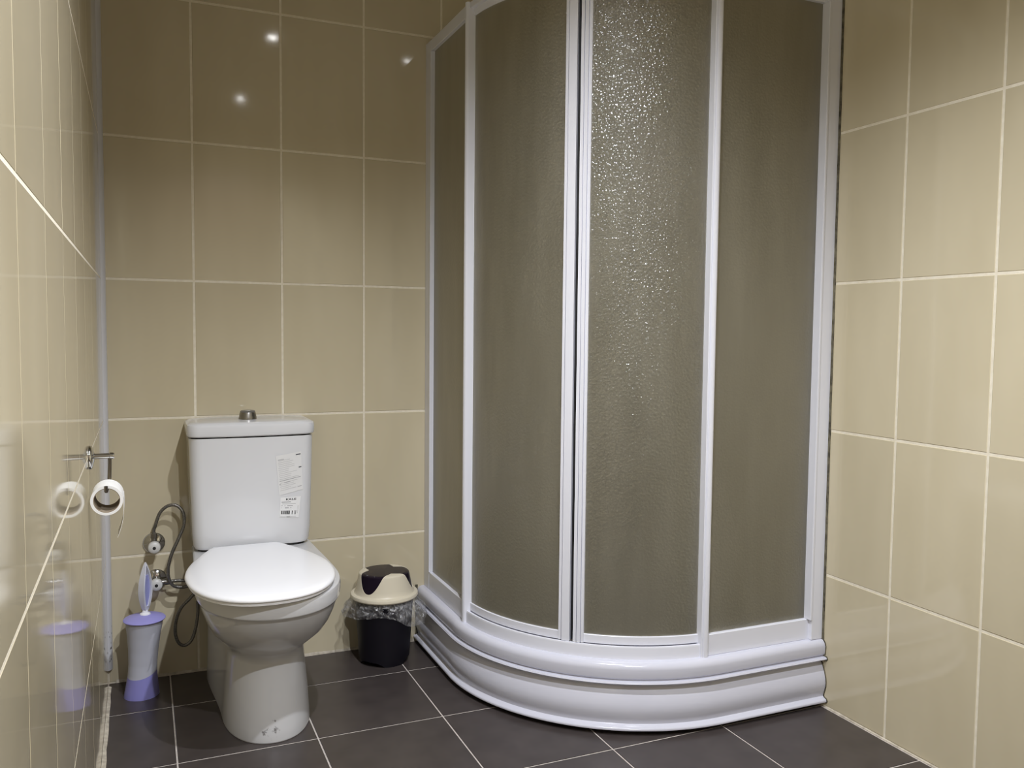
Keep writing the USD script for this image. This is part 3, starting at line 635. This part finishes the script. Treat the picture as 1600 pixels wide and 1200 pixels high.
# ------------------------------------------------------------------ waste bin with swing lid, and its liner
NX, NY = 0.787, -0.114
TONG = [math.radians(a_) for a_ in (-140, -20, 100)]
nb = 96; angb = np.arange(nb)*2*np.pi/nb
arch = np.zeros(nb)
for T in TONG:
    u = np.abs((angb-T+np.pi) % (2*np.pi)-np.pi); arch = np.maximum(arch, 0.015*np.clip(1.25*np.cos(np.clip(u/0.62, 0, 1)*np.pi/2), 0, 1)**0.6)
def bodyring(k, zt=0.205):
    z = arch+(zt-arch)*k; r = np.interp(z, [0, 0.004, 0.02, zt], [0.0745, 0.0765, 0.0785, 0.0900]); return np.stack([NX+r*np.cos(angb), NY+r*np.sin(angb), z], 1)
bin_ = new('waste_bin', 'small round black waste bin with a cream swing lid, between the toilet and the shower', 'waste bin', (NX, NY, 0))
obj('bucket', loft([bodyring(k) for k in np.linspace(0, 1, 12)]), 'bin_black', bin_, smooth=40)
ZL0, ZL1 = 0.207, 0.283
lidp = [(0.094, 0.2035), (0.102, 0.2040), (0.1045, 0.2075), (0.1045, 0.2125), (0.1030, 0.2160), (0.0990, 0.2180), (0.0935, 0.2190), (0.0900, 0.2225), (0.0870, 0.2350), (0.0795, 0.2730), (0.0775, 0.2790), (0.0735, 0.2820), (0.0660, 0.2835)]
solid = toman(lathe(lidp, 96, (NX, NY)))
def tongue(T, half, zb, zt, extra=0.0):
    s = np.linspace(-1, 1, 41); q = [(half*x, zb+(zt-zb)*abs(x)**2.3) for x in s]
    m = trimesh.creation.extrude_polygon(Polygon(q+[(half, zt+0.03), (-half, zt+0.03)]), 0.13, engine='earcut'); v = np.array(m.vertices)
    c_, s2_ = math.cos(T), math.sin(T); rad, tn, z = v[:, 2], v[:, 0], v[:, 1]
    m = TM(np.stack([NX+c_*rad-s2_*tn, NY+s2_*rad+c_*tn, z], 1), m.faces)
    if m.volume < 0: m.invert()
    return toman(m)
cut = tongue(TONG[0], 0.0415, 0.2285, 0.281); flapcut = tongue(TONG[0], 0.0408, 0.2293, 0.2815)
for T in TONG[1:]:
    cut = cut+tongue(T, 0.0415, 0.2285, 0.281); flapcut = flapcut+tongue(T, 0.0408, 0.2293, 0.2815)
hollow = toman(lathe([(0.090, 0.195), (0.0885, 0.2225), (0.0845, 0.2350), (0.0765, 0.2745), (0.07, 0.279)], 96, (NX, NY)))
inner = toman(lathe([(r-0.0012, z-0.0012) for r, z in lidp[6:]], 96, (NX, NY)))
inhol = toman(lathe([(0.080, 0.2), (0.079, 0.2350), (0.0705, 0.2700), (0.06, 0.2745)], 96, (NX, NY)))
obj('lid', fromman(solid-cut-hollow), 'bin_cream', bin_, smooth=32, label='cream bin lid with three round shoulders')
obj('swing_flap', fromman((inner ^ flapcut)-inhol), 'flap_purple_black', bin_, smooth=32, label='glossy dark flap')
# liner: a crumpled film skirt hanging out under the brim
rows_, cols_ = 26, 160; ab = np.arange(cols_)*2*np.pi/cols_
def lobes(a_, c_, w): return np.exp(-(((a_-math.radians(c_)+np.pi) % (2*np.pi)-np.pi)/math.radians(w))**2)
drop = 0.044+0.036*lobes(ab, -36, 34)+0.012*lobes(ab, -62, 18)+0.010*lobes(ab, 190, 30)-0.004*lobes(ab, -110, 20)
flare = 0.010+0.030*lobes(ab, -22, 24)+0.026*lobes(ab, 168, 24)-0.004*lobes(ab, -110, 40)
L = []
for i in range(rows_):
    k = i/(rows_-1); z = 0.2035-drop*k
    pt = np.stack([np.cos(ab)*3.2, np.sin(ab)*3.2, np.full(cols_, k*1.6)], 1)
    nz = meshkit.fbm(pt*2.2+5, 3, 4)-0.5; nz2 = meshkit.fbm(np.stack([ab*0+np.cos(ab)*9, np.sin(ab)*9, np.full(cols_, k*2.0)], 1), 2, 9)-0.5
    r = 0.0925+flare*np.sin(min(1, k*1.15)*np.pi*0.62)+(0.020*nz+0.014*nz2)*min(1, 0.25+k*1.3)
    rb = np.interp(z, [0, 0.205], [0.0765, 0.0900])+0.0016
    r = np.maximum(r, rb)
    y = NY+r*np.sin(ab); y = np.minimum(y, -0.0015)
    L.append(np.stack([NX+r*np.cos(ab), y, z+0.004*nz*k], 1))
Lf = np.array(L)
fv = Lf.reshape(-1, 3); ff = np.array(grid_faces(rows_, cols_))
cen = fv[ff].mean(1); ha = np.arctan2(cen[:, 1]-NY, cen[:, 0]-NX)
hole = (np.abs((ha-math.radians(-103)+np.pi) % (2*np.pi)-np.pi) < 0.075+0.02*np.sin(cen[:, 2]*900)) & (np.abs(cen[:, 2]-0.1845) < 0.0055)
bag = new('bin_liner', 'clear crumpled plastic liner hanging out under the lid of the waste bin', 'bin bag', (NX, NY, 0.2))
obj('film', TM(fv, ff[~hole]), 'film', bag, smooth=True)
